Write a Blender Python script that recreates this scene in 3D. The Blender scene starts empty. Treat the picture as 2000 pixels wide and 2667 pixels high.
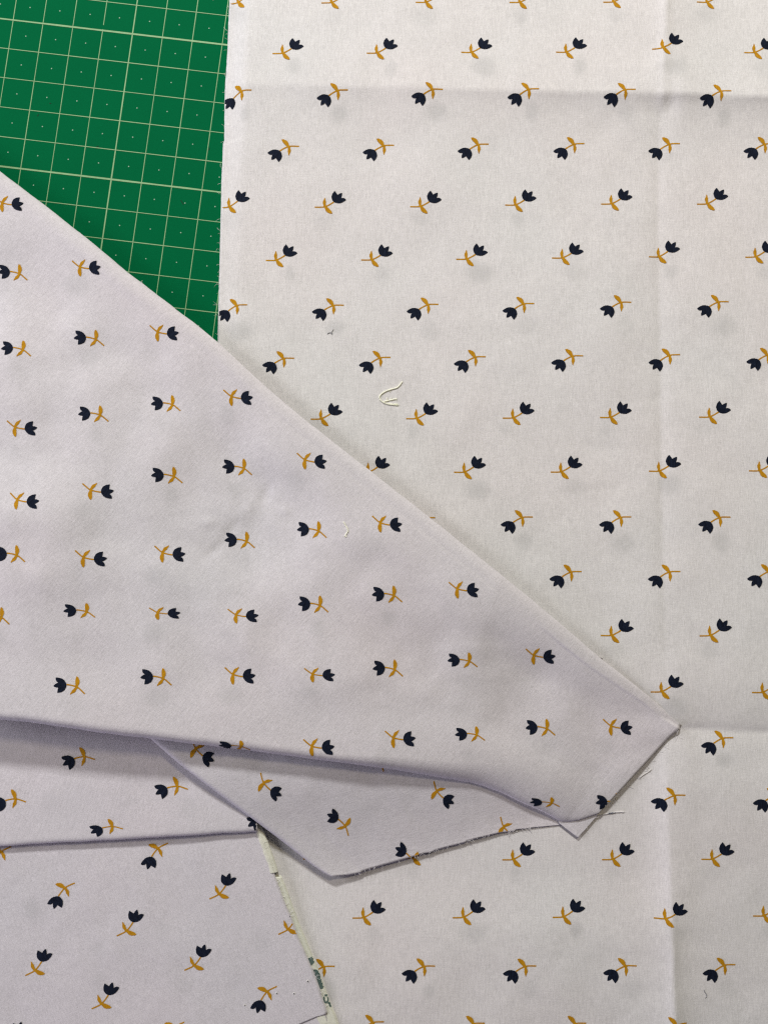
import bpy, bmesh, math, random
import numpy as np
from mathutils import Vector, Matrix, noise as mnoise
from mathutils.bvhtree import BVHTree
from mathutils.geometry import delaunay_2d_cdt

random.seed(7)
SC = bpy.context.scene
COL = SC.collection

# ------------------------------------------------------------------ camera, world, lamps, exposure
DIST, TILT, FPX = 0.252, math.radians(3.5), 2053.0        # metres, lean, focal length in photo pixels
cam_data = bpy.data.cameras.new("camera")
cam = bpy.data.objects.new("camera", cam_data)
COL.objects.link(cam)
CAM = Vector((0, -DIST * math.sin(TILT), DIST * math.cos(TILT)))
cam.location = CAM
cam.rotation_euler = (TILT, 0, 0)
cam_data.sensor_fit = 'VERTICAL'
cam_data.sensor_height = 24
cam_data.lens = 24 * FPX / 2667
cam_data.clip_start, cam_data.clip_end = 0.01, 20
SC.camera = cam

world = bpy.data.worlds.new("World")
SC.world = world
world.use_nodes = True
bg = world.node_tree.nodes["Background"]
bg.inputs["Color"].default_value = (0.93, 0.90, 1.0, 1)
bg.inputs["Strength"].default_value = 0.022


def lamp(name, loc, target, size, energy, color, size_y=None):
    d = bpy.data.lights.new(name, 'AREA')
    d.shape = 'RECTANGLE' if size_y else 'DISK'
    d.size = size
    if size_y:
        d.size_y = size_y
    d.energy = energy
    d.color = color
    o = bpy.data.objects.new(name, d)
    COL.objects.link(o)
    o.location = loc
    o.rotation_euler = (Vector(target) - Vector(loc)).to_track_quat('-Z', 'Y').to_euler()
    return o


lamp("ceiling_lamp", (-0.14, 0.88, 0.64), (0, 0, 0), 0.12, 8.5, (0.99, 0.98, 0.985))
lamp("desk_lamp", (0.34, 0.45, 0.68), (0, 0, 0), 0.13, 1.75, (1.0, 0.88, 0.66))
lamp("side_window", (-0.58, -0.60, 0.17), (0, 0, 0), 0.32, 1.6, (0.80, 0.72, 1.0), 0.22)
lamp("left_fill", (-0.80, 0.18, 0.37), (0, 0, 0), 0.30, 3.0, (0.95, 0.93, 1.0), 0.30)  # soft fill added at the left, for the shade beside the flap

SC.view_settings.view_transform = 'Standard'
SC.view_settings.look = 'None'
SC.view_settings.exposure = 0.0
SC.view_settings.gamma = 1.0
SC.cycles.max_bounces = 6
SC.cycles.diffuse_bounces = 4
SC.cycles.use_denoising = False
SC.cycles.pixel_filter_type = 'BLACKMAN_HARRIS'
SC.cycles.filter_width = 1.3

# ------------------------------------------------------------------ measuring helpers
FWD = Vector((0, math.sin(TILT), -math.cos(TILT)))
UP = Vector((0, math.cos(TILT), math.sin(TILT)))
RIGHT = Vector((1, 0, 0))
MM = 0.001


def ray(px, py):
    return (FWD * FPX + RIGHT * (px - 1000.0) - UP * (py - 1333.5)).normalized()


def at(px, py, z=0.0):
    """the place in the world, at height z, of a point measured on the photograph"""
    d = ray(px, py)
    return CAM + d * ((z - CAM.z) / d.z)


def to_px(p):
    d = Vector(p) - CAM
    k = FPX / d.dot(FWD)
    return 1000.0 + d.dot(RIGHT) * k, 1333.5 - d.dot(UP) * k


def resample(pts, n):
    p = np.array(pts, float)
    s = np.concatenate([[0], np.cumsum(np.hypot(*np.diff(p, axis=0).T))])
    q = np.linspace(0, s[-1], n)
    return np.stack([np.interp(q, s, p[:, 0]), np.interp(q, s, p[:, 1])], 1)


def smooth(pts, k=6):
    """Catmull-Rom through the measured points"""
    p = [np.array(q, float) for q in pts]
    p = [2 * p[0] - p[1]] + p + [2 * p[-1] - p[-2]]
    out = []
    for i in range(1, len(p) - 2):
        a, b, c, d = p[i - 1:i + 3]
        for j in range(k):
            t = j / k
            out.append(.5 * (2 * b + (c - a) * t + (2 * a - 5 * b + 4 * c - d) * t * t + (3 * b - a - 3 * c + d) * t ** 3))
    out.append(p[-2])
    return out


def interp(table, x):
    return float(np.interp(x, [r[0] for r in table], [r[1] for r in table]))


def sstep(a, b, x):
    t = min(1, max(0, (x - a) / (b - a)))
    return t * t * (3 - 2 * t)


def gauss(px, py, cx, cy, sx, sy, ang=0.0):
    c, s = math.cos(math.radians(ang)), math.sin(math.radians(ang))
    dx, dy = px - cx, py - cy
    u, v = (dx * c + dy * s) / sx, (-dx * s + dy * c) / sy
    return math.exp(-.5 * (u * u + v * v))


def fbm(px, py, scale, seed=0.0):
    return mnoise.fractal(Vector((px / scale, py / scale, seed)), 1.0, 2.0, 3)


# ------------------------------------------------------------------ object helpers
def thing(name, label, cat, loc, group=None):
    o = bpy.data.objects.new(name, None)
    o.empty_display_size = 0.01
    COL.objects.link(o)
    o.location = loc
    tag(o, label, cat, group)
    return o


def tag(o, label, cat, group=None):
    o["label"], o["category"] = label, cat
    if group:
        o["group"] = group


def add_mesh(name, verts, faces, m, parent=None, flat=False, origin=None):
    """one mesh object; verts are world coordinates, stored from the base of its thing"""
    off = Vector((0, 0, 0))
    q = parent
    while q is not None:
        off += q.location
        q = q.parent
    loc = Vector(origin) if origin is not None else Vector((0, 0, 0))
    me = bpy.data.meshes.new(name)
    me.from_pydata([tuple(Vector(v) - off - loc) for v in verts], [], faces)
    me.update()
    if not flat:
        me.polygons.foreach_set("use_smooth", [True] * len(me.polygons))
    for mm in (m if isinstance(m, (list, tuple)) else [m]):
        me.materials.append(mm)
    o = bpy.data.objects.new(name, me)
    COL.objects.link(o)
    o.location = loc
    o.parent = parent
    return o


def tube(path, r, sides=6):
    """a round thread along a list of world points, tapering to both ends"""
    V, F = [], []
    n = len(path)
    for i, p in enumerate(path):
        p = Vector(p)
        d = (Vector(path[min(i + 1, n - 1)]) - Vector(path[max(i - 1, 0)])).normalized()
        a = d.cross(Vector((0, 0, 1)))
        a = a.normalized() if a.length > 1e-6 else Vector((1, 0, 0))
        b = a.cross(d)
        rr = r * (0.45 if i in (0, n - 1) else 1.0) * random.uniform(.8, 1.2)
        for k in range(sides):
            t = 2 * math.pi * k / sides
            V.append(p + a * math.cos(t) * rr + b * math.sin(t) * rr)
    for i in range(n - 1):
        for k in range(sides):
            F.append((i * sides + k, i * sides + (k + 1) % sides, (i + 1) * sides + (k + 1) % sides, (i + 1) * sides + k))
    F.append(tuple(range(sides))[::-1])
    F.append(tuple((n - 1) * sides + k for k in range(sides)))
    return V, F


# ------------------------------------------------------------------ materials
class Nodes:
    def __init__(self, name):
        self.m = bpy.data.materials.new(name)
        self.m.use_nodes = True
        self.t = self.m.node_tree
        self.b = self.t.nodes["Principled BSDF"]

    def n(self, kind, **kw):
        x = self.t.nodes.new(kind)
        for k, v in kw.items():
            if k.startswith("_"):
                x.inputs[k[1:].replace("_", " ")].default_value = v
            else:
                setattr(x, k, v)
        return x

    def l(self, a, b):
        self.t.links.new(a, b)

    def math(self, op, a, b):
        x = self.n("ShaderNodeMath", operation=op)
        for i, v in enumerate((a, b)):
            if hasattr(v, "links"):
                self.l(v, x.inputs[i])
            else:
                x.inputs[i].default_value = v
        return x.outputs[0]


def weave_nodes(N, angle, seed):
    """warp and weft threads seen from above: two stretched noises and a fine speckle (metres)"""
    tc = N.n("ShaderNodeTexCoord")
    rot = N.n("ShaderNodeMapping")
    rot.inputs["Rotation"].default_value = (0, 0, -math.radians(angle))
    rot.inputs["Location"].default_value = (seed, seed * .7, 0)
    N.l(tc.outputs["Object"], rot.inputs["Vector"])

    def nz(scale, detail, rough=.5):
        mp = N.n("ShaderNodeMapping")
        mp.inputs["Scale"].default_value = scale
        N.l(rot.outputs[0], mp.inputs["Vector"])
        t = N.n("ShaderNodeTexNoise", _Scale=1.0, _Detail=detail, _Roughness=rough)
        N.l(mp.outputs[0], t.inputs["Vector"])
        return t
    return nz((2800, 430, 900), 1.5, .55), nz((450, 2800, 900), 1.5, .55), nz((3300, 3300, 3300), 1), nz((75, 75, 75), 3), nz((16, 16, 16), 2)


def cloth_material(name, base, angle, seed=0.0, strength=1.0, streak=1.0):
    N = Nodes(name)
    warp, weft, speck, blot, big = weave_nodes(N, angle, seed)
    threads = N.math('ADD', N.math('MULTIPLY', warp.outputs[0], .55 * streak), N.math('MULTIPLY', weft.outputs[0], .28 * streak))
    threads = N.math('ADD', threads, N.math('MULTIPLY', speck.outputs[0], 1.25 - .83 * streak))           # about .62
    f = N.math('ADD', N.math('MULTIPLY', N.math('SUBTRACT', threads, .625), .62 * strength), 1.0)
    f = N.math('MULTIPLY', f, N.math('ADD', N.math('MULTIPLY', N.math('SUBTRACT', blot.outputs[0], .5), .07), 1.0))
    tint = N.n("ShaderNodeMix", data_type='RGBA')
    tint.inputs["A"].default_value = (base[0] * 1.03, base[1] * .985, base[2] * .985, 1)
    tint.inputs["B"].default_value = (base[0] * .97, base[1] * 1.015, base[2] * 1.01, 1)
    N.l(big.outputs[0], tint.inputs["Factor"])
    sc = N.n("ShaderNodeVectorMath", operation='SCALE')
    N.l(tint.outputs["Result"], sc.inputs[0])
    N.l(f, sc.inputs["Scale"])
    # the print of the ply below, showing faintly through the thin cotton
    at_ = N.n("ShaderNodeAttribute", attribute_name="show_through")
    fade = N.n("ShaderNodeMix", data_type='RGBA')
    N.l(at_.outputs["Fac"], fade.inputs["Factor"])
    N.l(sc.outputs[0], fade.inputs["A"])
    fade.inputs["B"].default_value = (.40, .41, .40, 1)
    N.l(fade.outputs["Result"], N.b.inputs["Base Color"])
    N.b.inputs["Roughness"].default_value = .92
    N.b.inputs["Specular IOR Level"].default_value = .12
    N.b.inputs["Sheen Weight"].default_value = .12
    N.b.inputs["Sheen Roughness"].default_value = .5
    bump = N.n("ShaderNodeBump", _Strength=.38 * strength, _Distance=.00016)
    N.l(threads, bump.inputs["Height"])
    N.l(bump.outputs[0], N.b.inputs["Normal"])
    return N.m


def ink_material(name, base, dark, angle, seed=0.0):
    N = Nodes(name)
    warp, weft, speck, blot, big = weave_nodes(N, angle, seed)
    threads = N.math('ADD', N.math('MULTIPLY', warp.outputs[0], .5), N.math('MULTIPLY', speck.outputs[0], .5))
    r = N.n("ShaderNodeValToRGB")
    r.color_ramp.elements[0].position, r.color_ramp.elements[1].position = .36, .64
    r.color_ramp.elements[0].color = (*dark, 1)
    r.color_ramp.elements[1].color = (*base, 1)
    e = r.color_ramp.elements.new(.74)
    e.color = (base[0] * 1.25 + .006, base[1] * 1.25 + .006, base[2] * 1.25 + .006, 1)
    N.l(threads, r.inputs[0])
    N.l(r.outputs[0], N.b.inputs["Base Color"])
    N.b.inputs["Roughness"].default_value = .8
    N.b.inputs["Specular IOR Level"].default_value = .10
    bump = N.n("ShaderNodeBump", _Strength=.3, _Distance=.00012)
    N.l(threads, bump.inputs["Height"])
    N.l(bump.outputs[0], N.b.inputs["Normal"])
    return N.m


def plain_material(name, base, var=.12, scale=900, rough=.8, spec=.2, bump=.2):
    N = Nodes(name)
    tc = N.n("ShaderNodeTexCoord")
    t = N.n("ShaderNodeTexNoise", _Scale=scale, _Detail=3.0)
    N.l(tc.outputs["Object"], t.inputs["Vector"])
    t2 = N.n("ShaderNodeTexNoise", _Scale=38.0, _Detail=3.0)
    N.l(tc.outputs["Object"], t2.inputs["Vector"])
    f = N.math('ADD', N.math('MULTIPLY', N.math('SUBTRACT', t.outputs[0], .5), var * 2), 1.0)
    f = N.math('MULTIPLY', f, N.math('ADD', N.math('MULTIPLY', N.math('SUBTRACT', t2.outputs[0], .5), var), 1.0))
    sc = N.n("ShaderNodeVectorMath", operation='SCALE')
    sc.inputs[0].default_value = base
    N.l(f, sc.inputs["Scale"])
    N.l(sc.outputs[0], N.b.inputs["Base Color"])
    N.b.inputs["Roughness"].default_value = rough
    N.b.inputs["Specular IOR Level"].default_value = spec
    bm = N.n("ShaderNodeBump", _Strength=bump, _Distance=.0001)
    N.l(t.outputs[0], bm.inputs["Height"])
    N.l(bm.outputs[0], N.b.inputs["Normal"])
    return N.m


COTTON_COOL_LIT = (.712, .684, .702)  # folded pieces: cooler, dimmer light put into the cotton's base colour
COTTON_WARM_LIT = (.775, .758, .742)  # flat sheet: same cotton with the warmer light put into its colour
M_FLAT = cloth_material("cotton_flat", COTTON_WARM_LIT, 0, 0, 1.1, .85)
M_FLAP = cloth_material("cotton_flap", COTTON_COOL_LIT, -41, 1.3, 1.25, .7)
M_UNDER = cloth_material("cotton_under", COTTON_COOL_LIT, -75, 2.1, 1.25, .7)
M_MID = cloth_material("cotton_middle", COTTON_COOL_LIT, -18, 3.7, 1.25, .7)
M_LOW = cloth_material("cotton_low", COTTON_COOL_LIT, 25, 4.9, 1.25, .7)
M_PALE = cloth_material("cotton_pale_green", (.80, .80, .67), 66, 6.1)
INK = (.011, .017, .036), (.004, .006, .013)
OCHRE = (.60, .305, .012), (.46, .215, .008)
INKS = {}
for key, ang in (("flat", 0), ("flap", -41), ("under", -75), ("middle", -18), ("low", 25)):
    INKS[key] = (ink_material("ink_ochre_" + key, *OCHRE, ang), ink_material("ink_navy_" + key, *INK, ang))
M_MAT = plain_material("mat_green", (.0008, .135, .046), .16, 2600, .75, .02, .25)
M_LINE = plain_material("mat_print", (.30, .50, .25), .2, 1500, .6, .3, .1)
M_DOT = plain_material("mat_dot_print", (.34, .52, .38), .2, 1500, .6, .3, .1)
M_THREAD = plain_material("thread_pale", (.96, .97, .78), .15, 4000, .7, .3, .4)
M_FRAY = plain_material("fray_white", (.80, .78, .76), .1, 4000, .8, .2, .3)
M_LINT = plain_material("lint_grey", (.16, .17, .19), .3, 4000, .9, .1, .3)
M_TEAL = ink_material("ink_teal", (.14, .20, .18), (.09, .14, .125), 66)

# ------------------------------------------------------------------ the printed tulip (photo pixels, y down, node at 0,0)
HEAD = [(25.9, -41.6), (29.5, -38.6), (32.5, -34), (34.3, -32), (38, -34.4), (42.8, -36.3), (45.9, -35.4), (45.2, -30.1), (44, -25.9),
        (42.8, -23.4), (47, -23.4), (51.8, -22.4), (55.4, -19.3), (54.2, -16.3), (49.4, -13.2), (42.8, -10.5), (35, -9.4), (27.7, -10.8),
        (22.9, -13.9), (19.3, -18.7), (18, -24.1), (18.7, -29.5), (21.7, -36.2)]
LEAF_UP = [(-3, 1), (-3.7, -5), (-4.9, -11), (-3.3, -18), (-.7, -24.6), (1.2, -22), (3, -15), (3.1, -9), (2.6, -4), (3.2, 1)]
LEAF_DOWN = [(-2.4, -2), (.4, 4.2), (1.8, 8.4), (4.8, 12.8), (9, 15.9), (14, 17.9), (19.6, 17.4), (18.6, 14.2), (16.9, 11.5), (13.9, 7.2), (9, 2.8), (3.6, -2)]
STEM = [(-26, -1.1), (-15, -.7), (-6, -1.6), (1, -3), (8, -4.8), (14, -8.2), (22.5, -14), (25, -11.5), (16, -5.6), (9, -1.7), (1, .8), (-6, 1.9), (-15, 2.3), (-26, 1.7)]


def fill(outline, step=3.2, curve=3):
    o = smooth(outline + [outline[0]], curve)[:-1] if curve > 1 else outline
    o = [(p[0] + random.uniform(-.5, .5), p[1] + random.uniform(-.5, .5)) for p in o]
    pts = [Vector((float(p[0]), float(p[1]))) for p in o]
    n = len(pts)
    xs, ys = [p.x for p in pts], [p.y for p in pts]

    def inside(x, y):
        c = False
        for i in range(n):
            a, b = pts[i], pts[i - 1]
            if (a.y > y) != (b.y > y) and x < (b.x - a.x) * (y - a.y) / (b.y - a.y) + a.x:
                c = not c
        return c
    allp = list(pts)
    y = min(ys) + step / 2
    while y < max(ys):
        x = min(xs) + step / 2
        while x < max(xs):
            if inside(x, y) and min((p - Vector((x, y))).length for p in pts) > step * .45:
                allp.append(Vector((x, y)))
            x += step
        y += step
    v, e, f, *_ = delaunay_2d_cdt(allp, [(i, (i + 1) % n) for i in range(n)], [list(range(n))], 1, 1e-4)
    return [(p.x, p.y) for p in v], [tuple(q) for q in f]


def union(parts):
    V, F = [], []
    for k, (v, f) in enumerate(parts):
        b = len(V)
        V += [(p[0], p[1], k) for p in v]
        F += [tuple(b + i for i in q) for q in f]
    return V, F


T_HEAD = union([fill(HEAD)])
T_STALK = union([fill(STEM, 3, 1), fill(LEAF_UP), fill(LEAF_DOWN)])
UNIT = 0.01 / 80.3                       # metres in one photo pixel of the motif


class Cloth:
    """world verts and faces of one ply, with what is needed to lay print on it"""

    def __init__(self, verts, faces):
        self.v, self.f = [Vector(p) for p in verts], faces
        self.bvh = BVHTree.FromPolygons(self.v, faces)

    def drop(self, x, y):
        h = self.bvh.ray_cast(Vector((x, y, .2)), Vector((0, 0, -1)))
        return h if h[0] is not None else None

    def look(self, px, py):
        h = self.bvh.ray_cast(CAM, ray(px, py))
        return h[0]


def lay(cloth, shape, origin, rot, scale=1.0, squash=1.0, lift=.00006):
    """lay a flat shape on the ply below it; faces that fall beyond the cut edge are cut away"""
    V, F, ok = [], [], []
    c, s = math.cos(math.radians(rot)), math.sin(math.radians(rot))
    for (x, y, k) in shape[0]:
        x, y = x * UNIT * scale, -y * UNIT * scale
        wx, wy = origin.x + x * c - y * s, origin.y + (x * s + y * c) * squash
        h = cloth.drop(wx, wy)
        ok.append(h is not None)
        if h is None:
            V.append(Vector((wx, wy, 0)))
        else:
            nrm = h[1] if h[1].z > 0 else -h[1]
            V.append(h[0] + nrm * (lift + .000018 * k))
    for q in shape[1]:
        if all(ok[i] for i in q):
            F.append(q)
    used = sorted({i for q in F for i in q})
    m = {i: j for j, i in enumerate(used)}
    return [V[i] for i in used], [tuple(m[i] for i in q) for q in F]


def orient_up(V, F):
    out = []
    for q in F:
        a, b, c = V[q[0]], V[q[1]], V[q[2]]
        out.append(q if (b - a).cross(c - a).z > 0 else q[::-1])
    return out


def print_tulips(root, cloth, key, items, scale=1.0):
    ochre, navy = INKS[key]
    for it in items:
        px, py, rot = it[:3]
        squash = it[3] if len(it) > 3 else 1.0
        p = cloth.look(px, py)
        if p is None:                                   # the node of this motif lies past the cut edge
            p = at(px, py, it[4] if len(it) > 4 else .003)
        r = rot + random.uniform(-1.2, 1.2)
        V, F = lay(cloth, T_STALK, p, r, scale, squash)
        H, G = lay(cloth, T_HEAD, p, r, scale, squash, .0001)
        if not F and not G:
            continue
        if F:
            stalk = add_mesh("tulip_print", V, orient_up(V, F), ochre, root)
            if G:
                add_mesh("tulip_head", H, orient_up(H, G), navy, stalk)
        else:
            add_mesh("tulip_head", H, orient_up(H, G), navy, root)


def set_show_through(o, world_verts, spots):
    vals = np.zeros(len(world_verts))
    px = np.array([to_px(v) for v in world_verts])
    for (x, y, r, a) in spots:
        e = 1 + .35 * math.sin(x * 1.7 + y)
        d = ((px[:, 0] - x) / (r * e)) ** 2 + ((px[:, 1] - y) / r) ** 2
        vals = np.maximum(vals, a * np.exp(-.5 * d * d))
    attr = o.data.attributes.new("show_through", 'FLOAT', 'POINT')
    attr.data.foreach_set("value", vals.astype(np.float32))


# ------------------------------------------------------------------ cutting mat
mat_angle = math.radians(-6.9)
ex = Vector((math.cos(mat_angle), math.sin(mat_angle), 0))
ey = Vector((-math.sin(mat_angle), math.cos(mat_angle), 0))
mat0 = at(346, 88.6, 0)                                  # crossing of two bold lines
mat = thing("cutting_mat", "green self-healing cutting mat with a pale printed centimetre grid, under all the fabric", "cutting mat", (0, 0, -.003))


def mat_pt(i, j, z=0.0):
    return mat0 + ex * (i * .01) + ey * (j * .01) + Vector((0, 0, z))


def box_between(a, b, c, d, z0, z1):
    v = [Vector((p.x, p.y, z0)) for p in (a, b, c, d)] + [Vector((p.x, p.y, z1)) for p in (a, b, c, d)]
    f = [(3, 2, 1, 0), (4, 5, 6, 7), (0, 1, 5, 4), (1, 2, 6, 5), (2, 3, 7, 6), (3, 0, 4, 7)]
    return v, f


v, f = box_between(mat_pt(-15, -40), mat_pt(45, -40), mat_pt(45, 12), mat_pt(-15, 12), -.003, 0)
bmb = add_mesh("mat_board", v, f, M_MAT, mat, flat=True)
bev = bmb.modifiers.new("soft edge", 'BEVEL')
bev.width, bev.segments = .0008, 2


def line(p, q, w, z):
    d = (q - p).normalized()
    s = Vector((-d.y, d.x, 0)) * w / 2
    V, F = [], []
    n = 60
    for i in range(n + 1):
        c = p + (q - p) * (i / n)
        k = random.uniform(.82, 1.15)
        V += [c + s * k + Vector((0, 0, z)), c - s * k + Vector((0, 0, z))]
    for i in range(n):
        F.append((2 * i, 2 * i + 1, 2 * i + 3, 2 * i + 2))
    return V, F


def grid_line(segs, w, z):
    V, F = [], []
    for p, q in segs:
        v, f = line(p, q, w, z)
        b = len(V)
        V += v
        F += [tuple(b + i for i in t) for t in f]
    add_mesh("grid_line", V, orient_up(V, F), M_LINE, mat, flat=True)


for i in range(-11, 9):
    bold = i % 5 == 0
    w = .00042 if bold else .00024
    if i == -1:                                          # this line is worn through beside a crossing
        grid_line([(mat_pt(i, -39), mat_pt(i, .04)), (mat_pt(i, .19), mat_pt(i, 11))], w, .00004)
    else:
        grid_line([(mat_pt(i, -39), mat_pt(i, 11))], w, .00004)
for j in range(-13, 7):
    bold = j % 5 == 0
    grid_line([(mat_pt(-14, j), mat_pt(44, j))], .00054 if bold else .00026, .00007)
V, F = [], []
for i in range(-11, 8):
    for j in range(-13, 6):
        c = mat_pt(i + .5 + random.uniform(-.01, .01), j + .5, .00004)
        b = len(V)
        V += [c + Vector((math.cos(a), math.sin(a), 0)) * .00021 for a in [k * math.pi / 4 for k in range(8)]]
        F.append(tuple(range(b, b + 8)))
dots = add_mesh("dot_print", V, F, M_DOT, mat, flat=True)
dots["kind"] = "stuff"
scuffs = []
for (px, py, L, a) in ((132, 269, .0003, 0), (100, 300, .0004, 60), (475, 527, .0009, 120), (254, 382, .0005, 20), (545, 388, .0004, 80)):
    p = at(px, py, .00005)
    d = Vector((math.cos(math.radians(a)), math.sin(math.radians(a)), 0))
    v, f = line(p - d * L, p + d * L, .00022, 0)
    scuffs.append(add_mesh("knife_nick", v, orient_up(v, f), plain_material("nick", (.01, .035, .02), .2), mat, flat=True))


# ------------------------------------------------------------------ the flat sheet of cotton
LEFT = [(600, -220), (598, 0), (595, 60), (593, 127), (588, 200), (586, 236), (585, 270), (584.5, 330), (584, 369), (581, 372), (579.5, 420), (577, 464),
        (575.5, 540), (574, 612), (571, 720), (570, 760), (568.5, 820), (567, 878), (561, 1100), (552, 1500), (538, 2100), (525, 2667), (520, 2900)]
LEFT_Y = [p[1] for p in LEFT]
LEFT_X = [p[0] for p in LEFT]


def crease_h1(px):                                       # ridge crossing the sheet near its top
    return interp([(560, 233), (900, 240), (1300, 250), (1690, 259), (1712, 262), (1730, 260), (2000, 272), (2300, 280)], px)


def crease_v(py):                                        # upright crease near the right side
    return interp([(-300, 1728), (0, 1726), (250, 1714), (600, 1712), (900, 1717), (1400, 1722), (1895, 1728), (2240, 1737), (2667, 1748), (3000, 1752)], py)


def crease_h2(px):                                       # valley level with the tip of the flap
    return interp([(500, 1880), (1700, 1893), (2000, 1905), (2300, 1910)], px)


def flat_z(px, py):
    z = 1.7
    d = py - crease_h1(px)
    a1 = interp([(560, 1.5), (900, 1.9), (1300, 2.4), (1650, 2.9), (1712, 2.3), (1760, 3.2), (2000, 3.4)], px)
    a1 *= 1 + .15 * fbm(px, 0, 160, 3)
    z += a1 * (math.exp(-d / interp([(600, 95), (1700, 52), (2000, 60)], px)) if d > 0 else math.exp(d / 230))
    d = px - crease_v(py) + 3 * fbm(0, py, 60, 1)
    av = interp([(-200, 1.7), (180, 1.5), (262, .3), (300, -.6), (900, -.8), (1400, -.7), (1800, -.1), (2000, .8), (2250, 1.6), (2800, 1.9)], py)
    z += av * math.exp(-abs(d) / (34 if abs(av) > .3 else 44))
    # little tent where two creases meet
    z += .45 * gauss(px, py, 1716, 268, 9, 26) - .25 * gauss(px, py, 1738, 285, 16, 14)
    d = py - crease_h2(px)
    z += 2.0 * (math.exp(-abs(d) / 420) - math.exp(-abs(d) / (46 if d < 0 else 90))) * sstep(1500, 1760, px)
    # soft lie of the cloth
    z += .55 * fbm(px, py, 420, 11) + .20 * fbm(px, py, 150, 5)
    z += .16 * math.sin(py / 57 + px / 900) * sstep(1020, 1150, py) * (1 - sstep(1330, 1500, py)) * (.4 + .6 * fbm(px, py, 200, 8))
    z -= .10 * gauss(px, py, 1690, 1040, 60, 7, -12) + .08 * gauss(px, py, 1600, 1170, 80, 8, 4) + .08 * gauss(px, py, 1560, 1275, 90, 8, -6)
    edge = px - float(np.interp(py, LEFT_Y, LEFT_X))
    z = .55 + (z - .55) * sstep(0, 60, edge)
    under = max(0, sstep(-40, 60, py - float(np.interp(px, [-160, 0, 567, 1000, 1362, 1774], [318, 445, 891, 1254, 1542, 1889]))) * (1 - sstep(2260, 2480, py)) * (1 - sstep(1650, 1800, px)))
    z -= under * max(0, z - .6)
    return max(z, .4) * MM


def build_flat():
    NX, NY = 262, 452
    V, F = [], []
    ys = np.linspace(-220, 2890, NY)
    for py in ys:
        x0 = float(np.interp(py, LEFT_Y, LEFT_X)) + .9 * mnoise.noise(Vector((py / 9.0, 4.2, 0)))
        x1 = 2330.0
        for i in range(-1, NX):
            t = max(i, 0) / (NX - 1)
            px = x0 + (x1 - x0) * t
            p = at(px, py, 0.0007)
            V.append(Vector((p.x, p.y, flat_z(px, py) if i >= 0 else .0001)))
    W = NX + 1
    for j in range(NY - 1):
        for i in range(W - 1):
            F.append((j * W + i, (j + 1) * W + i, (j + 1) * W + i + 1, j * W + i + 1))
    return V, F


flat = thing("tulip_fabric", "large flat sheet of pale cotton with navy tulips, creased in squares, at the right side", "fabric", at(1300, 1333, 0))
v, f = build_flat()
flat_cloth = Cloth(v, f)
flat_o = add_mesh("flat_sheet", v, f, M_FLAT, flat)

A, B = 0, 180
rowsA = [(620, 7), (863, 7), (1108, 6), (1352, 6), (1596, 5), (1839, 6), (2080, 6),
         (736, 139), (981, 138), (1226.5, 136.5), (1473, 136), (1725, 124), (1963, 137),
         (597, 539), (846, 539), (1094, 538), (1341, 534), (1591, 531), (1840, 531), (2088, 529),
         (719, 678), (967, 677), (1214, 675), (1463, 672), (1714, 669), (1966, 669),
         (836, 1091), (1084, 1090), (1335, 1088.5), (1588, 1087), (1846, 1086), (2100, 1085),
         (959, 1230), (1208.5, 1229.5), (1460, 1229), (1715, 1227), (1976, 1226),
         (1591, 1655), (1848, 1655), (2105, 1655), (1721.5, 1801.5), (1984, 1803),
         (817, 2237), (1075, 2234.5), (1335, 2238.5), (1594, 2238), (1853, 2237.5), (2110, 2237),
         (946, 2390), (1206, 2389), (1466, 2388), (1731, 2393), (1987, 2385)]
rowsB = [(630, 237), (880, 235), (1127, 232), (1377, 232), (1628, 233), (1877, 237), (2120, 240),
         (753, 381), (1000, 379), (1246, 376), (1495, 375), (1743, 375), (1991, 375),
         (618, 795), (869, 795), (1115, 793), (1364, 791), (1617, 787), (1870, 786), (2115, 785),
         (740, 933), (990.5, 931.5), (1238, 929.5), (1491, 927), (1743, 925), (1998, 924),
         (1106, 1349), (1360, 1347), (1616, 1347), (1874, 1347), (2130, 1347),
         (1230, 1490), (1487, 1489), (1743, 1489), (2001, 1488),
         (1881, 1922), (2140, 1924), (1756, 2071), (2017, 2071),
         (844, 2517), (1105, 2516), (1368, 2516), (1629, 2515), (1886, 2513), (2143, 2512),
         (972, 2662), (1234, 2665), (1498, 2665), (1762, 2670), (2020, 2668)]
print_tulips(flat, flat_cloth, "flat", [(x, y, A + random.uniform(-.6, .6)) for x, y in rowsA] + [(x, y, B) for x, y in rowsB])
spots = []
for k, (x, y) in enumerate(rowsA):
    first = any(abs(y - r) < 25 for r in (6, 534, 1088, 1655, 2237))
    dx, dy, a = (2, 34, .20) if first else (32, 40, .30)
    if 1060 < y < 1110:
        dx, dy = -14, 24
    spots.append((x + dx + random.uniform(-6, 6), y + dy + random.uniform(-6, 6), random.uniform(15, 24), a * random.uniform(.45, 1.1)))
for k, (x, y) in enumerate(rowsB):
    if any(abs(y - r) < 25 for r in (235, 790, 1347, 1922, 2515)):
        spots.append((x + 8 + random.uniform(-6, 6), y + 62 + random.uniform(-6, 6), random.uniform(16, 25), .30 * random.uniform(.5, 1.1)))
    else:
        spots.append((x - 14, y + 30, 15, .10 * random.uniform(.3, 1)))
set_show_through(flat_o, v, spots)


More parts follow.
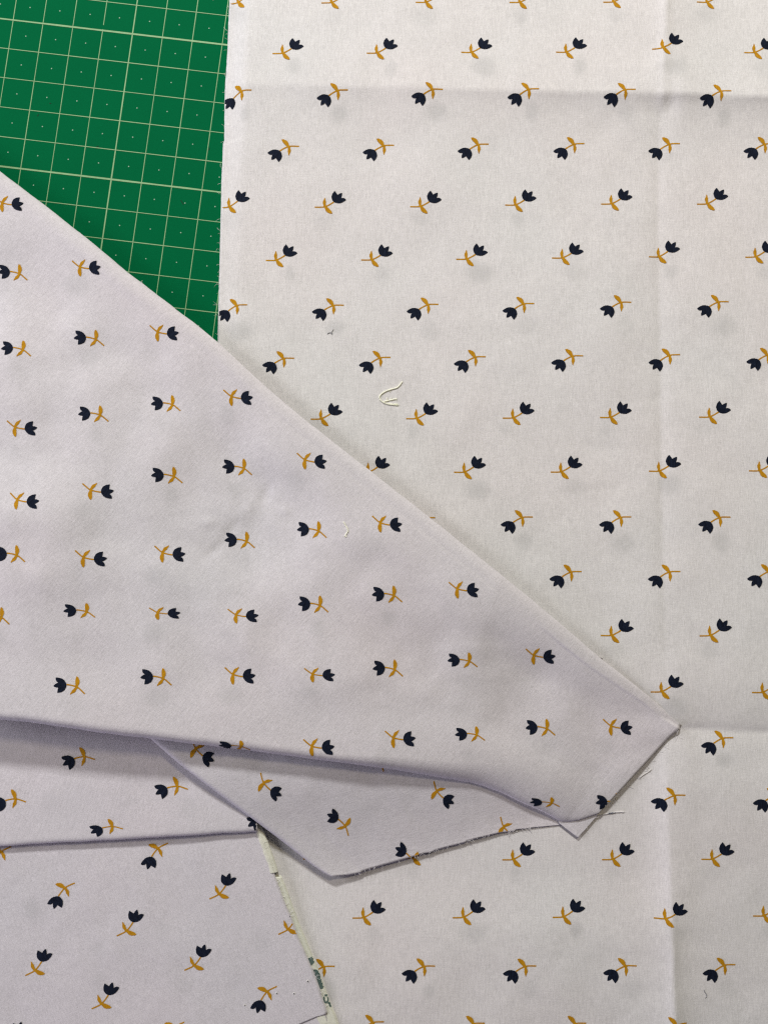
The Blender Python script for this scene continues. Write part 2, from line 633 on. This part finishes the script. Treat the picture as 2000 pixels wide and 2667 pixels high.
# ------------------------------------------------------------------ plies that are ruled between two edges, with rolled folds
def ply(top, bottom, nt, nv, z_top, z_bot, extra=None, roll_top=None, roll_bot=None, under=.02, shape=None, jag=None, curve=True, thick=.00022, lean=None):
    """top, bottom: edges on the photograph. z_top(t), z_bot(t) heights in mm. roll_*(t) -> (reach, half height) in mm of a fold along that
    edge, after which the ply runs back underneath itself; without one the edge is cut and shows the cloth's thickness."""
    Tp = resample(smooth(top) if curve else top, nt)
    Bp = resample(smooth(bottom) if curve else bottom, nt)
    for i in range(nt):                                    # a fold or a cut is never ruler-straight
        for E, sd in ((Tp, 1.0), (Bp, 2.0)):
            E[i] += (1.1 * mnoise.noise(Vector((E[i][0] / 55, E[i][1] / 55, sd))) + .5 * mnoise.noise(Vector((E[i][0] / 11, E[i][1] / 11, sd))),
                     1.3 * mnoise.noise(Vector((E[i][0] / 60, E[i][1] / 60, sd + 5))) + .5 * mnoise.noise(Vector((E[i][0] / 12, E[i][1] / 12, sd + 5))))
    V = []
    rows = None
    ARC = 9
    for i in range(nt):
        t = i / (nt - 1)
        zt, zb = z_top(t), z_bot(t)
        rt = roll_top(t) if roll_top else (0, 0)
        rb = roll_bot(t) if roll_bot else (0, 0)
        P = at(Tp[i, 0], Tp[i, 1], (zt - rt[1]) * MM)
        Q = at(Bp[i, 0], Bp[i, 1], (zb - rb[1]) * MM)
        P.z = Q.z = 0
        L = (Q - P).length
        d = (Q - P) / L
        col = []
        if roll_top:
            for k in range(4, 0, -1):                      # the part tucked underneath
                col.append((P + d * (rt[0] * MM + under * k / 4), (zt - 2 * rt[1]) - .05 * k, 0))
            for k in range(ARC, 0, -1):
                a = math.pi * k / ARC
                col.append((P + d * rt[0] * MM * (1 - math.sin(a)), zt - rt[1] * (1 - math.cos(a)), 0))
        else:
            col.append((P, zt - thick / MM, 0))
        P2, Q2 = P + d * rt[0] * MM, Q - d * rb[0] * MM
        for k in range(nv):
            s = k / (nv - 1)
            c = P2.lerp(Q2, s)
            w = shape(s, t) if shape else s
            z = zt + (zb - zt) * w
            col.append((c, z, s))
        if roll_bot:
            for k in range(1, ARC + 1):
                a = math.pi * k / ARC
                g = lean(t) if lean and a < math.pi / 2 else 0.0           # a slack fold slopes instead of rounding off
                h = (1 - g) * math.sin(a) + g * a / (math.pi / 2)
                col.append((Q - d * rb[0] * MM * (1 - h), zb - rb[1] * (1 - math.cos(a)), 1))
            for k in range(1, 5):
                col.append((Q - d * (rb[0] * MM + under * k / 4), (zb - 2 * rb[1]) - .05 * k, 1))
        else:
            col.append((Q, zb - thick / MM, 1))
        rows = len(col)
        for (c, z, s) in col:
            if extra and 0 < s < 1:
                px, py = to_px((c.x, c.y, z * MM))
                z += extra(px, py, s, t) * sstep(0, .03, s) * (1 if not roll_bot else sstep(0, .28, 1 - s))
            V.append(Vector((c.x, c.y, z * MM)))
    F = []
    for i in range(nt - 1):
        for k in range(rows - 1):
            F.append((i * rows + k, i * rows + k + 1, (i + 1) * rows + k + 1, (i + 1) * rows + k))
    # the cut ends show the cloth's thickness
    n = len(V)
    for i in (0, nt - 1):
        b = len(V)
        for k in range(rows):
            V.append(V[i * rows + k] - Vector((0, 0, thick)))
        for k in range(rows - 1):
            q = (i * rows + k, i * rows + k + 1, b + k + 1, b + k)
            F.append(q if i == nt - 1 else q[::-1])
    F = [q[::-1] if False else q for q in F]
    return V, F


# ---- pale green printed cotton under the lower left piece
pale = thing("printed_fabric", "narrow edge of pale yellow-green cotton with dark green print, under the lower left fabric", "fabric", at(790, 2400, .001))
PALE_R = [(733, 2282), (744, 2308), (762, 2356), (779, 2403), (800, 2451), (815, 2490), (829, 2522), (844, 2567), (854, 2592), (865, 2622), (876, 2646), (884, 2670), (905, 2740), (930, 2850)]
PALE_L = [(690, 2284), (705, 2320), (722, 2372), (736, 2410), (752, 2452), (770, 2500), (790, 2550), (802, 2590), (812, 2625), (815, 2650), (818, 2680), (830, 2750), (850, 2850)]
v, f = ply(PALE_L, PALE_R, 120, 14, lambda t: 2.7, lambda t: 2.7, lambda x, y, s, t: .08 * fbm(x, y, 30, 2) + .12 * math.sin(s * 3.1),
           None, lambda t: (.55 + .35 * t, .6), .004)
pale_cloth = Cloth(v, f)
add_mesh("lower_strip", v, f, M_PALE, pale)
v, f = ply([(640, 2105), (655, 2150), (672, 2200), (690, 2245), (700, 2276)], [(668, 2120), (680, 2149), (697, 2190), (713, 2231), (725, 2271)], 60, 12,
           lambda t: 2.8, lambda t: 2.9, lambda x, y, s, t: .06 * fbm(x, y, 22, 3) + .25 * math.sin(s * 3.1), None, lambda t: (.6, .6), .004)
add_mesh("upper_strip", v, f, M_PALE, pale)
px_shape = lambda pts: union([fill([(x, y) for x, y in pts], 3, 2)])


def pale_print(name, pts):
    V, F = [], []
    sh = px_shape(pts)
    for (x, y, k) in sh[0]:
        h = pale_cloth.bvh.ray_cast(CAM, ray(x, y))
        V.append((h[0] + Vector((0, 0, .00008))) if h[0] else None)
    F = [q for q in sh[1] if all(V[i] is not None for i in q)]
    V = [p if p is not None else Vector((0, 0, 0)) for p in V]
    used = sorted({i for q in F for i in q})
    m = {i: j for j, i in enumerate(used)}
    V, F = [V[i] for i in used], [tuple(m[i] for i in q) for q in F]
    if F:
        add_mesh(name, V, orient_up(V, F), M_TEAL, pale)


pale_print("leaf_print", [(800, 2498), (806, 2494), (815, 2490), (820, 2500), (818, 2508), (811, 2514), (808, 2530), (812, 2542), (806, 2538), (800, 2520)])
pale_print("leaf_print", [(812, 2530), (822, 2524), (832, 2532), (840, 2552), (846, 2566), (842, 2574), (832, 2574), (826, 2560), (818, 2544)])
ring = [(849.5 + 7.6 * math.cos(a), 2601 + 12 * math.sin(a)) for a in np.linspace(-2.2, 3.7, 16)]
ring_in = [(849.5 + 3.6 * math.cos(a), 2601 + 7 * math.sin(a)) for a in np.linspace(3.7, -2.2, 16)]
pale_print("letter_print", ring + ring_in)
pale_print("letter_print", [(853, 2612), (858, 2608), (862, 2614), (863, 2622), (859, 2622), (857, 2616)])

# ---- lower left piece
low = thing("tulip_fabric", "lower left piece of tulip cotton tinted by cool light, cut edge over pale green print", "fabric", at(350, 2450, .002))
LOW_R = [(640, 2060), (655, 2115), (673, 2167), (684, 2196), (695, 2220), (714, 2274), (733, 2326), (746, 2360), (759, 2390), (777, 2441), (795, 2479), (808, 2510), (818, 2533),
         (826, 2555), (833, 2574), (840, 2600), (848, 2620), (853, 2640)]
LOW_CUT = [(853, 2641), (840, 2645), (831, 2647), (812, 2655), (795, 2662), (780, 2668), (740, 2690), (690, 2720), (640, 2760)]


def low_extra(px, py, s, t):
    return (1 - .85 * sstep(.72, .96, s)) * (.30 * fbm(px, py, 260, 21) + .10 * fbm(px, py, 90, 22) - .25 * gauss(px, py, 660, 2420, 150, 60, 30) + .12 * gauss(px, py, 300, 2500, 200, 60, -10))


right_run = LOW_R + LOW_CUT[1:]
v, f = ply([(-160, y) for y in np.linspace(2040, 2800, 30)], right_run, 190, 130, lambda t: 3.2, lambda t: 3.0, low_extra, curve=False, thick=.0001)
# keep the cloth above the cut: everything on the left side follows the bottom edge
low_cloth = Cloth(v, f)
low_o = add_mesh("upper_ply", v, f, M_LOW, low)
set_show_through(low_o, v, [(84, 2368, 24, .22), (255, 2475, 18, .14), (585, 2290, 26, .12), (420, 2420, 26, .12), (680, 2450, 26, .16), (480, 2570, 24, .12), (260, 2560, 24, .12)])
v, f = ply([(560, 2560), (600, 2760)], [(846, 2628), (850, 2640), (853, 2660), (857, 2700), (866, 2780)], 60, 40, lambda t: 1.9, lambda t: 2.82, None, curve=False, thick=.00008, shape=lambda s, t: s ** .3)
add_mesh("lower_ply", v, f, M_LOW, low)
v2 = [(171, 2311, 205), (413, 2208, 205), (5, 2217, 205), (697, 2581, 205), (455, 2674, 205), (-75, 2325, 205),
      (571, 2329, 25), (330, 2425, 25), (750, 2421, 25), (92, 2528, 25), (506, 2515, 25), (265, 2615, 25), (27, 2718, 25)]
print_tulips(low, low_cloth, "low", v2, .985)
M_HOLE = plain_material("pin_hole_dark", (.16, .15, .16), .2)
for (x, y, r) in ((802, 2556, 2.6), (721, 2587, 2.2), (766, 2588, 2.2), (638, 2618, 1.8)):
    c = low_cloth.look(x, y)
    if c is None:
        continue
    r *= UNIT
    V = [c + Vector((math.cos(a) * r * k, math.sin(a) * r * k, h)) for k, h in ((1.7, 0), (1.25, .0001), (.8, .00006)) for a in np.linspace(0, 2 * math.pi, 9)[:-1]]
    F = [(ring_ * 8 + i, ring_ * 8 + (i + 1) % 8, ring_ * 8 + 8 + (i + 1) % 8, ring_ * 8 + 8 + i) for ring_ in (0, 1) for i in range(8)]
    rim = add_mesh("pin_hole", V, F, M_FRAY, low)
    add_mesh("hole_shade", [c + Vector((math.cos(a) * r * .85, math.sin(a) * r * .85, .00007)) for a in np.linspace(0, 2 * math.pi, 9)[:-1]], [tuple(range(8))], M_HOLE, rim, flat=True)  # dark disc on the cloth, painted shade of an uncut hole

# ---- middle left piece, its fold lying over the lower left piece
mid = thing("tulip_fabric", "folded strip of tulip cotton between the big flap and the lower left piece", "fabric", at(300, 2080, .004))
MID_B = [(-160, 2213), (0, 2204), (121, 2196), (241, 2190), (362, 2183), (482, 2176), (603, 2169), (672, 2165)]
MID_T = [(-160, 1640), (0, 1640), (300, 1640), (560, 1650), (640, 1700)]
mid_extra = lambda px, py, s, t: .35 * fbm(px, py, 300, 31) + .10 * fbm(px, py, 90, 32)
v, f = ply(MID_T, MID_B, 130, 90, lambda t: 5.0, lambda t: interp([(0, 5.5), (.8, 5.5), (1, 5.0)], t), mid_extra, None, lambda t: (1.6, 1.05), .02)
mid_cloth = Cloth(v, f)
mid_o = add_mesh("folded_ply", v, f, M_MID, mid)
set_show_through(mid_o, v, [(130, 2090, 24, .1), (490, 2105, 24, .14), (330, 2080, 20, .08)])
print_tulips(mid, mid_cloth, "middle", [(222, 1970, 162), (464, 2047, 162), (43, 2080, 162), (295, 2152, 162, .8), (706, 2124, 162), (-30, 1885, 162), (-140, 2110, 162)], .985)

# ---- the big folded flap and the ply under it
flap = thing("folded_fabric", "big triangular flap of tulip cotton, tinted by cool light, folded over the mat, corner pointing right", "fabric", at(700, 1500, .003))
UND_L = [(300, 1840), (345, 1880), (395, 1925), (482, 2000), (603, 2091), (663, 2136), (723, 2181), (784, 2229), (820, 2257), (846, 2274), (858, 2280.5), (868, 2284)]
UND_R = [(500, 1700), (760, 1740), (1000, 1800), (1250, 1900), (1420, 2020), (1489, 2100)]
UND_CUT = [(868, 2284), (905, 2281), (940, 2273.5), (945, 2269.5), (1000, 2253), (1035, 2243), (1070, 2233), (1102, 2223.5), (1125, 2220), (1133, 2215), (1161, 2207), (1212, 2194), (1217, 2189.5),
           (1300, 2169), (1338, 2164), (1342, 2161), (1393, 2155), (1440, 2150.5), (1489, 2146)]


def und_extra(px, py, s, t):
    return .3 * fbm(px, py, 220, 41) + .08 * fbm(px, py, 70, 42)


def build_under():
    """rolled along its left edge (s = 0), cut along its lower edge: ruled from the hidden top edge to the cut"""
    nt, nv, ARC = 150, 80, 9
    left = resample(smooth(UND_L), nv)                    # runs down the roll
    cut = resample(UND_CUT, nt)
    hid = resample(smooth(UND_R), nt)
    V = []
    for j in range(nv):
        s = j / (nv - 1)
        row = []
        for i in range(nt):
            t = i / (nt - 1)
            base_l = left[j]
            top_, bot_ = hid[i], cut[i]
            # Coons blend so that the left column follows the measured roll exactly
            lin0 = hid[0] * (1 - s) + cut[0] * s
            p = top_ * (1 - s) + bot_ * s + (base_l - lin0) * (1 - t) ** 2
            z = interp([(0, 8.2), (.3, 7.2), (.65, 5.0), (.9, 1.7), (1, .95)], t) + interp([(0, 1.0), (1, 0)], s) * (1 - .75 * t)
            z = z + (interp([(0, 3.4), (.12, 2.4), (.7, 1.6), (1, .9)], t) - z) * sstep(.35, 1, s)
            z += und_extra(p[0], p[1], s, t) * sstep(0, .05, t)
            z = max(z, .8)
            row.append((p, z))
        # roll on the left: reach about 2 mm, half height 1.4 mm
        rr = interp([(0, 2.0), (.8, 1.7), (.96, 1.0), (1, .5)], s)
        rv = interp([(0, 1.5), (.8, 1.2), (.96, .7), (1, .4)], s)
        (p0, z0), (p1, z1) = row[0], row[1]
        w = [at(p[0], p[1], (z0 - rv) * MM if k == 0 else z * MM) for k, (p, z) in enumerate(row)]
        e = Vector((.79, .61, 0))                          # inward, square to the rolled edge on the page (y up)
        P = Vector((w[0].x, w[0].y, 0))
        for k in range(4, 0, -1):
            V.append(P + e * (rr * MM + .012 * k / 4) + Vector((0, 0, (z0 - 2 * rv - .1 * k) * MM)))
        for k in range(ARC, -1, -1):
            a = math.pi * k / ARC
            V.append(P + e * rr * MM * (1 - math.sin(a)) + Vector((0, 0, (z0 - rv * (1 - math.cos(a))) * MM)))
        for i in range(1, nt):
            q = w[i]
            f_ = (1 - i / (nt - 1)) ** 6
            V.append(Vector((q.x, q.y, row[i][1] * MM)) + e * rr * MM * f_ )
    W = 4 + ARC + 1 + nt - 1
    F = []
    for j in range(nv - 1):
        for i in range(W - 1):
            F.append((j * W + i, (j + 1) * W + i, (j + 1) * W + i + 1, j * W + i + 1))
    b = len(V)
    for i in range(W):
        V.append(V[(nv - 1) * W + i] - Vector((0, 0, .00022)))
    for i in range(W - 1):
        F.append(((nv - 1) * W + i, b + i, b + i + 1, (nv - 1) * W + i + 1))
    return V, F


v, f = build_under()
und_cloth = Cloth(v, f)
und_o = add_mesh("under_ply", v, f, M_UNDER, flap)
set_show_through(und_o, v, [(960, 2110, 22, .08)])
print_tulips(flap, und_cloth, "under", [(686, 2038, -75), (1136, 2059, -75), (900, 2152, 105), (509, 1949, -72), (1077, 2251, 105, 1, .005), (1310, 2152, -75), (991, 1984, 105)], .95)

FLAP_T = [(-160, 318), (-60, 397), (0, 445), (120, 536), (241, 632), (362, 731), (482, 822), (567, 891), (723, 1033), (844, 1132), (1000, 1254), (1120, 1348), (1241, 1446), (1362, 1542),
          (1482, 1644), (1560, 1711), (1663, 1792), (1735, 1853), (1774, 1889)]
FLAP_B = [(-160, 1852), (0, 1872), (121, 1886), (241, 1904), (386, 1922), (543, 1941), (723, 1964), (860, 1982), (1000, 2001), (1121, 2022), (1200, 2036), (1260, 2050), (1301, 2065), (1362, 2094),
          (1422, 2121), (1462, 2140), (1500, 2138), (1535, 2127), (1559, 2119)]


FT_X, FT_Y = [q[0] for q in FLAP_T], [q[1] for q in FLAP_T]
FB_X, FB_Y = [q[0] for q in FLAP_B] + [1774], [q[1] for q in FLAP_B] + [1900]


def flap_shape(s, t):
    # flat near the upper fold, rising towards the lower one
    return s ** (1.5 - .35 * sstep(.5, .85, t))


def flap_extra(px, py, s, t):
    z = 3.3 * fbm(px, py, 560, 51) + .5 * fbm(px, py, 210, 52)
    d = .78 * (py - float(np.interp(px, FT_X, FT_Y)))
    w = .78 * float(np.interp(px, FB_X, FB_Y) - np.interp(px, FT_X, FT_Y))       # width of the flap here
    z -= 2.2 * min(1, w / 720) * sstep(0, min(240, .33 * w), d) * (1 - sstep(min(220, .3 * w), .9 * w, d)) * sstep(250, 700, px)
    # a long slack dip running down the flap beside its upper fold, and smaller dents
    z += .9 * gauss(px, py, 500, 930, 46, 60, 20) - .75 * gauss(px, py, 420, 905, 40, 45, 10)
    z -= .6 * gauss(px, py, 700, 1250, 120, 50, 20)
    z -= .35 * gauss(px, py, 240, 920, 60, 35, -30)
    z += .5 * gauss(px, py, 200, 1420, 220, 70, 35)
    for (cx, cy, sx, sy, an, a) in ((692, 1283, 10, 22, 20, -.22), (645, 1322, 12, 26, 30, .18), (600, 1378, 8, 20, 45, -.22), (540, 1360, 14, 9, 0, .2), (560, 1430, 7, 30, 50, -.2), (740, 1330, 9, 9, 0, .2)):
        z += 1.7 * a * gauss(px, py, cx, cy, sx, sy, an)
    z *= sstep(0, min(200, .4 * w), d) * (1 - sstep(.7 * w, w, d) * sstep(1000, 1300, px))
    # crease where the corner turns down on to the sheet
    z -= .22 * gauss(px, py, 1520, 2136, 70, 9, -15)
    return z


zT = lambda t: interp([(0, 8.6), (.3, 9.2), (.75, 8.4), (.88, 5.6), (.96, 3.2), (1, 2.0)], t)
zB = lambda t: interp([(0, 17.5), (.2, 17), (.45, 14.5), (.65, 12), (.8, 8.2), (.9, 5.2), (.95, 3.2), (1, 2.3)], t)
rT = lambda t: (interp([(0, 5.5), (.85, 4.5), (.97, 2), (1, .5)], t), interp([(0, 2.7), (.3, 2.9), (.75, 2.6), (.88, 1.5), (.97, .5), (1, .2)], t))
rB = lambda t: (interp([(0, 2.6), (.6, 2.8), (.75, 5.6), (.87, 9.5), (.95, 8), (.985, 3), (1, .6)], t), interp([(0, 3.0), (.45, 2.8), (.65, 2.9), (.8, 3.0), (.93, 1.7), (.98, .4), (1, .2)], t))
v, f = ply(FLAP_T, FLAP_B, 250, 190, zT, zB, flap_extra, rT, rB, .03, flap_shape, lean=lambda t: .75 * sstep(.55, .82, t))
flap_cloth = Cloth(v, f)
flap_o = add_mesh("top_ply", v, f, M_FLAP, flap)
cv, cf = ply([(1440, 2112), (1500, 2098), (1552, 2098)], [(1456, 2144), (1480, 2163), (1505, 2182), (1532, 2152), (1559, 2121)], 70, 24, lambda t: 1.75, lambda t: 1.5, None, curve=False, thick=.00012)
corner_cloth = Cloth(cv, cf)
add_mesh("corner_ply", cv, cf, M_FLAP, flap)
C, D = -41, 139
FC = [(6, 528), (208, 695), (410, 864), (39, 1112), (602, 1032), (45, 1301), (236, 1276), (793, 1197), (989, 1361), (217, 1451), (423, 1439), (410, 1595, .72), (614, 1601, .85), (606, 1756), (813, 1755, .82),
      (811, 1943), (1189, 1533), (1388, 1706), (1023, 1921), (1589, 1890)]
FD = [(53, 713), (252, 884), (62, 911), (263, 1081), (451, 1054), (455, 1241), (637, 1220), (831, 1383), (46, 1446), (644, 1410), (6, 1608), (228, 1593, .85), (835, 1577), (202, 1789), (427, 1767),
      (630, 1944, .62), (1027, 1551), (1029, 1744), (1223, 1722, .9), (1242, 1914, .85), (1425, 1898), (1437, 2091, .62), (1606, 2091, 1.0)]
flap_items = [(q[0], q[1], C, q[2] if len(q) > 2 else 1.0) for q in FC] + [(q[0], q[1], D, q[2] if len(q) > 2 else 1.0, .002) for q in FD]
print_tulips(flap, flap_cloth, "flap", flap_items, .945)
set_show_through(flap_o, v, [(q[0] - 10 + random.uniform(-14, 10), q[1] + 54 + random.uniform(-8, 8), random.uniform(15, 25), random.uniform(.05, .24)) for q in flap_items])


# ---- threads: frayed ends that belong to the flap, and loose clippings lying on the cloth
def thread_path(pts, zfun, wob=0.0):
    out = []
    for (x, y) in smooth(pts, 5):
        p = at(x, y, .002)
        z = zfun(x, y)
        q = at(x, y, z)
        q.z = z
        out.append(q + Vector((random.uniform(-wob, wob), random.uniform(-wob, wob), abs(random.uniform(-wob, wob)))))
    return out


def z_on(*cloths, lift=.00022):
    def g(x, y):
        hs = [c.look(x, y) for c in cloths]
        hs = [h.z for h in hs if h is not None]
        return (max(hs) if hs else .001) + lift
    return g


V, F = tube(thread_path([(1664, 2026), (1676, 2017), (1686, 2011), (1696, 2003)], z_on(flap_cloth, corner_cloth, flat_cloth)), .00012)
add_mesh("frayed_thread", V, F, M_FRAY, flap)
V, F = tube(thread_path([(1551, 2123), (1570, 2121), (1588, 2118), (1608, 2115), (1626, 2115)], z_on(flap_cloth, corner_cloth, flat_cloth)), .00012)
fray = add_mesh("frayed_thread", V, F, M_FRAY, flap)
V, F = tube(thread_path([(1583, 2118.6), (1592, 2117.6), (1604, 2115.6)], z_on(flap_cloth, flat_cloth)), .00016)
add_mesh("inked_stretch", V, F, M_LINT, fray)
for pts in ([(372, 737), (368, 734), (372, 731)], [(1560, 1712), (1566, 1712), (1569, 1716)], [(1209, 2196), (1216, 2193), (1222, 2192)], [(1330, 2166), (1340, 2165), (1348, 2167)], [(936, 2275), (944, 2272), (950, 2273)]):
    V, F = tube(thread_path(pts, z_on(flap_cloth, und_cloth, flat_cloth)), .00009)
    add_mesh("frayed_thread", V, F, M_FRAY, flap)


def edge_fuzz(root, edge, n, cloths, out, seed, m=None):
    rnd = random.Random(seed)
    pts = resample(edge, 400)
    zf = z_on(*cloths)
    V, F = [], []
    for _ in range(n):
        k = rnd.randrange(2, 397)
        x, y = pts[k]
        L = rnd.uniform(5, 15)
        a = math.atan2(out[1], out[0]) + rnd.uniform(-1.1, 1.1)
        path = [(x - math.cos(a) * 2, y - math.sin(a) * 2), (x + math.cos(a) * L * .5, y + math.sin(a) * L * .5), (x + math.cos(a + rnd.uniform(-.9, .9)) * L, y + math.sin(a + rnd.uniform(-.9, .9)) * L)]
        w = []
        z0 = zf(*path[0])
        for q in path:
            p = at(q[0], q[1], z0)
            p.z = max(z0 - rnd.uniform(0, .0004), zf(*q) - .0001)
            w.append(p)
        v, f = tube(w, rnd.uniform(.00003, .000055), 4)
        b = len(V)
        V += v
        F += [tuple(b + i for i in q) for q in f]
    o = add_mesh("edge_fuzz", V, F, m or M_FRAY, root)
    o["kind"] = "stuff"


edge_fuzz(flap, [(1774, 1890), (1668, 2018), (1559, 2121), (1508, 2178)], 26, (flap_cloth, corner_cloth, flat_cloth), (.75, .65), 3)
edge_fuzz(flap, UND_CUT[1:], 40, (und_cloth, flat_cloth), (.25, .97), 4)
edge_fuzz(low, LOW_R[2:], 26, (low_cloth, pale_cloth, flat_cloth), (.9, -.35), 5)
edge_fuzz(flat, [q for q in LEFT if -50 < q[1] < 900], 30, (flat_cloth,), (-1, 0), 6)


def clipping(name, label, cat, strands, cloth, m, r, group=None):
    V, F = [], []
    for pts, k in strands:
        v, f = tube(thread_path(pts, z_on(cloth, lift=.0001), .00002), r * k)
        b = len(V)
        V += v
        F += [tuple(b + i for i in q) for q in f]
    base = sum((Vector(p) for p in V), Vector()) / len(V)
    base.z = min(p.z for p in V)
    o = add_mesh(name, V, F, m, None, origin=base)
    tag(o, label, cat, group)


def P9(pts, x0, y0, k):
    return [(x0 + x / k, y0 + y / k) for x, y in pts]


K = 8.295
clipping("thread_clipping", "pale yellow thread end, hooked with a forked tail, lying on the flat sheet", "thread",
         [(P9([(1225, 360), (1180, 430), (1110, 495), (1010, 525), (900, 560), (790, 620), (735, 690), (745, 750), (800, 805), (880, 840), (960, 860), (1060, 870), (1150, 875)], 900, 950, K), 1.0),
          (P9([(820, 800), (900, 780), (990, 760), (1060, 745), (1110, 735)], 900, 950, K), .9),
          (P9([(860, 830), (960, 845), (1060, 850), (1130, 845)], 900, 950, K), .8),
          (P9([(895, 780), (895, 740), (902, 700)], 900, 950, K), .45),
          (P9([(985, 765), (985, 730), (990, 710)], 900, 950, K), .4),
          (P9([(1075, 745), (1095, 760), (1110, 775)], 900, 950, K), .5),
          (P9([(940, 560), (955, 580), (975, 575)], 900, 950, K), .4)], flat_cloth, M_THREAD, .00021, "loose thread ends")
K = 20.74
clipping("thread_clipping", "short kinked pale thread end lying on the big flap", "thread",
         [(P9([(690, 390), (760, 470), (800, 570), (880, 680), (940, 800), (950, 900), (890, 1020), (830, 1130), (880, 1230)], 860, 1340, K), 1.0),
          (P9([(830, 1130), (780, 1180), (755, 1190)], 860, 1340, K), .6),
          (P9([(950, 900), (1000, 930)], 860, 1340, K), .5)], flap_cloth, M_THREAD, .00017, "loose thread ends")
K = 2.765
clipping("lint", "tiny grey wisp of lint on the flat sheet beside the green mat", "lint",
         [(P9([(145, 195), (155, 186), (168, 184), (180, 190), (176, 196)], 800, 800, K), 1.0), (P9([(172, 186), (182, 172), (190, 158)], 800, 800, K), .8)], flat_cloth, M_LINT, .00009, "specks of lint")
K = 2.37
clipping("lint", "tiny dark fibre on the flat sheet near the bottom right corner", "lint",
         [(P9([(1262, 895), (1266, 910), (1274, 920), (1278, 935), (1270, 948)], 1300, 2200, K), 1.0)], flat_cloth, M_LINT, .00007, "specks of lint")
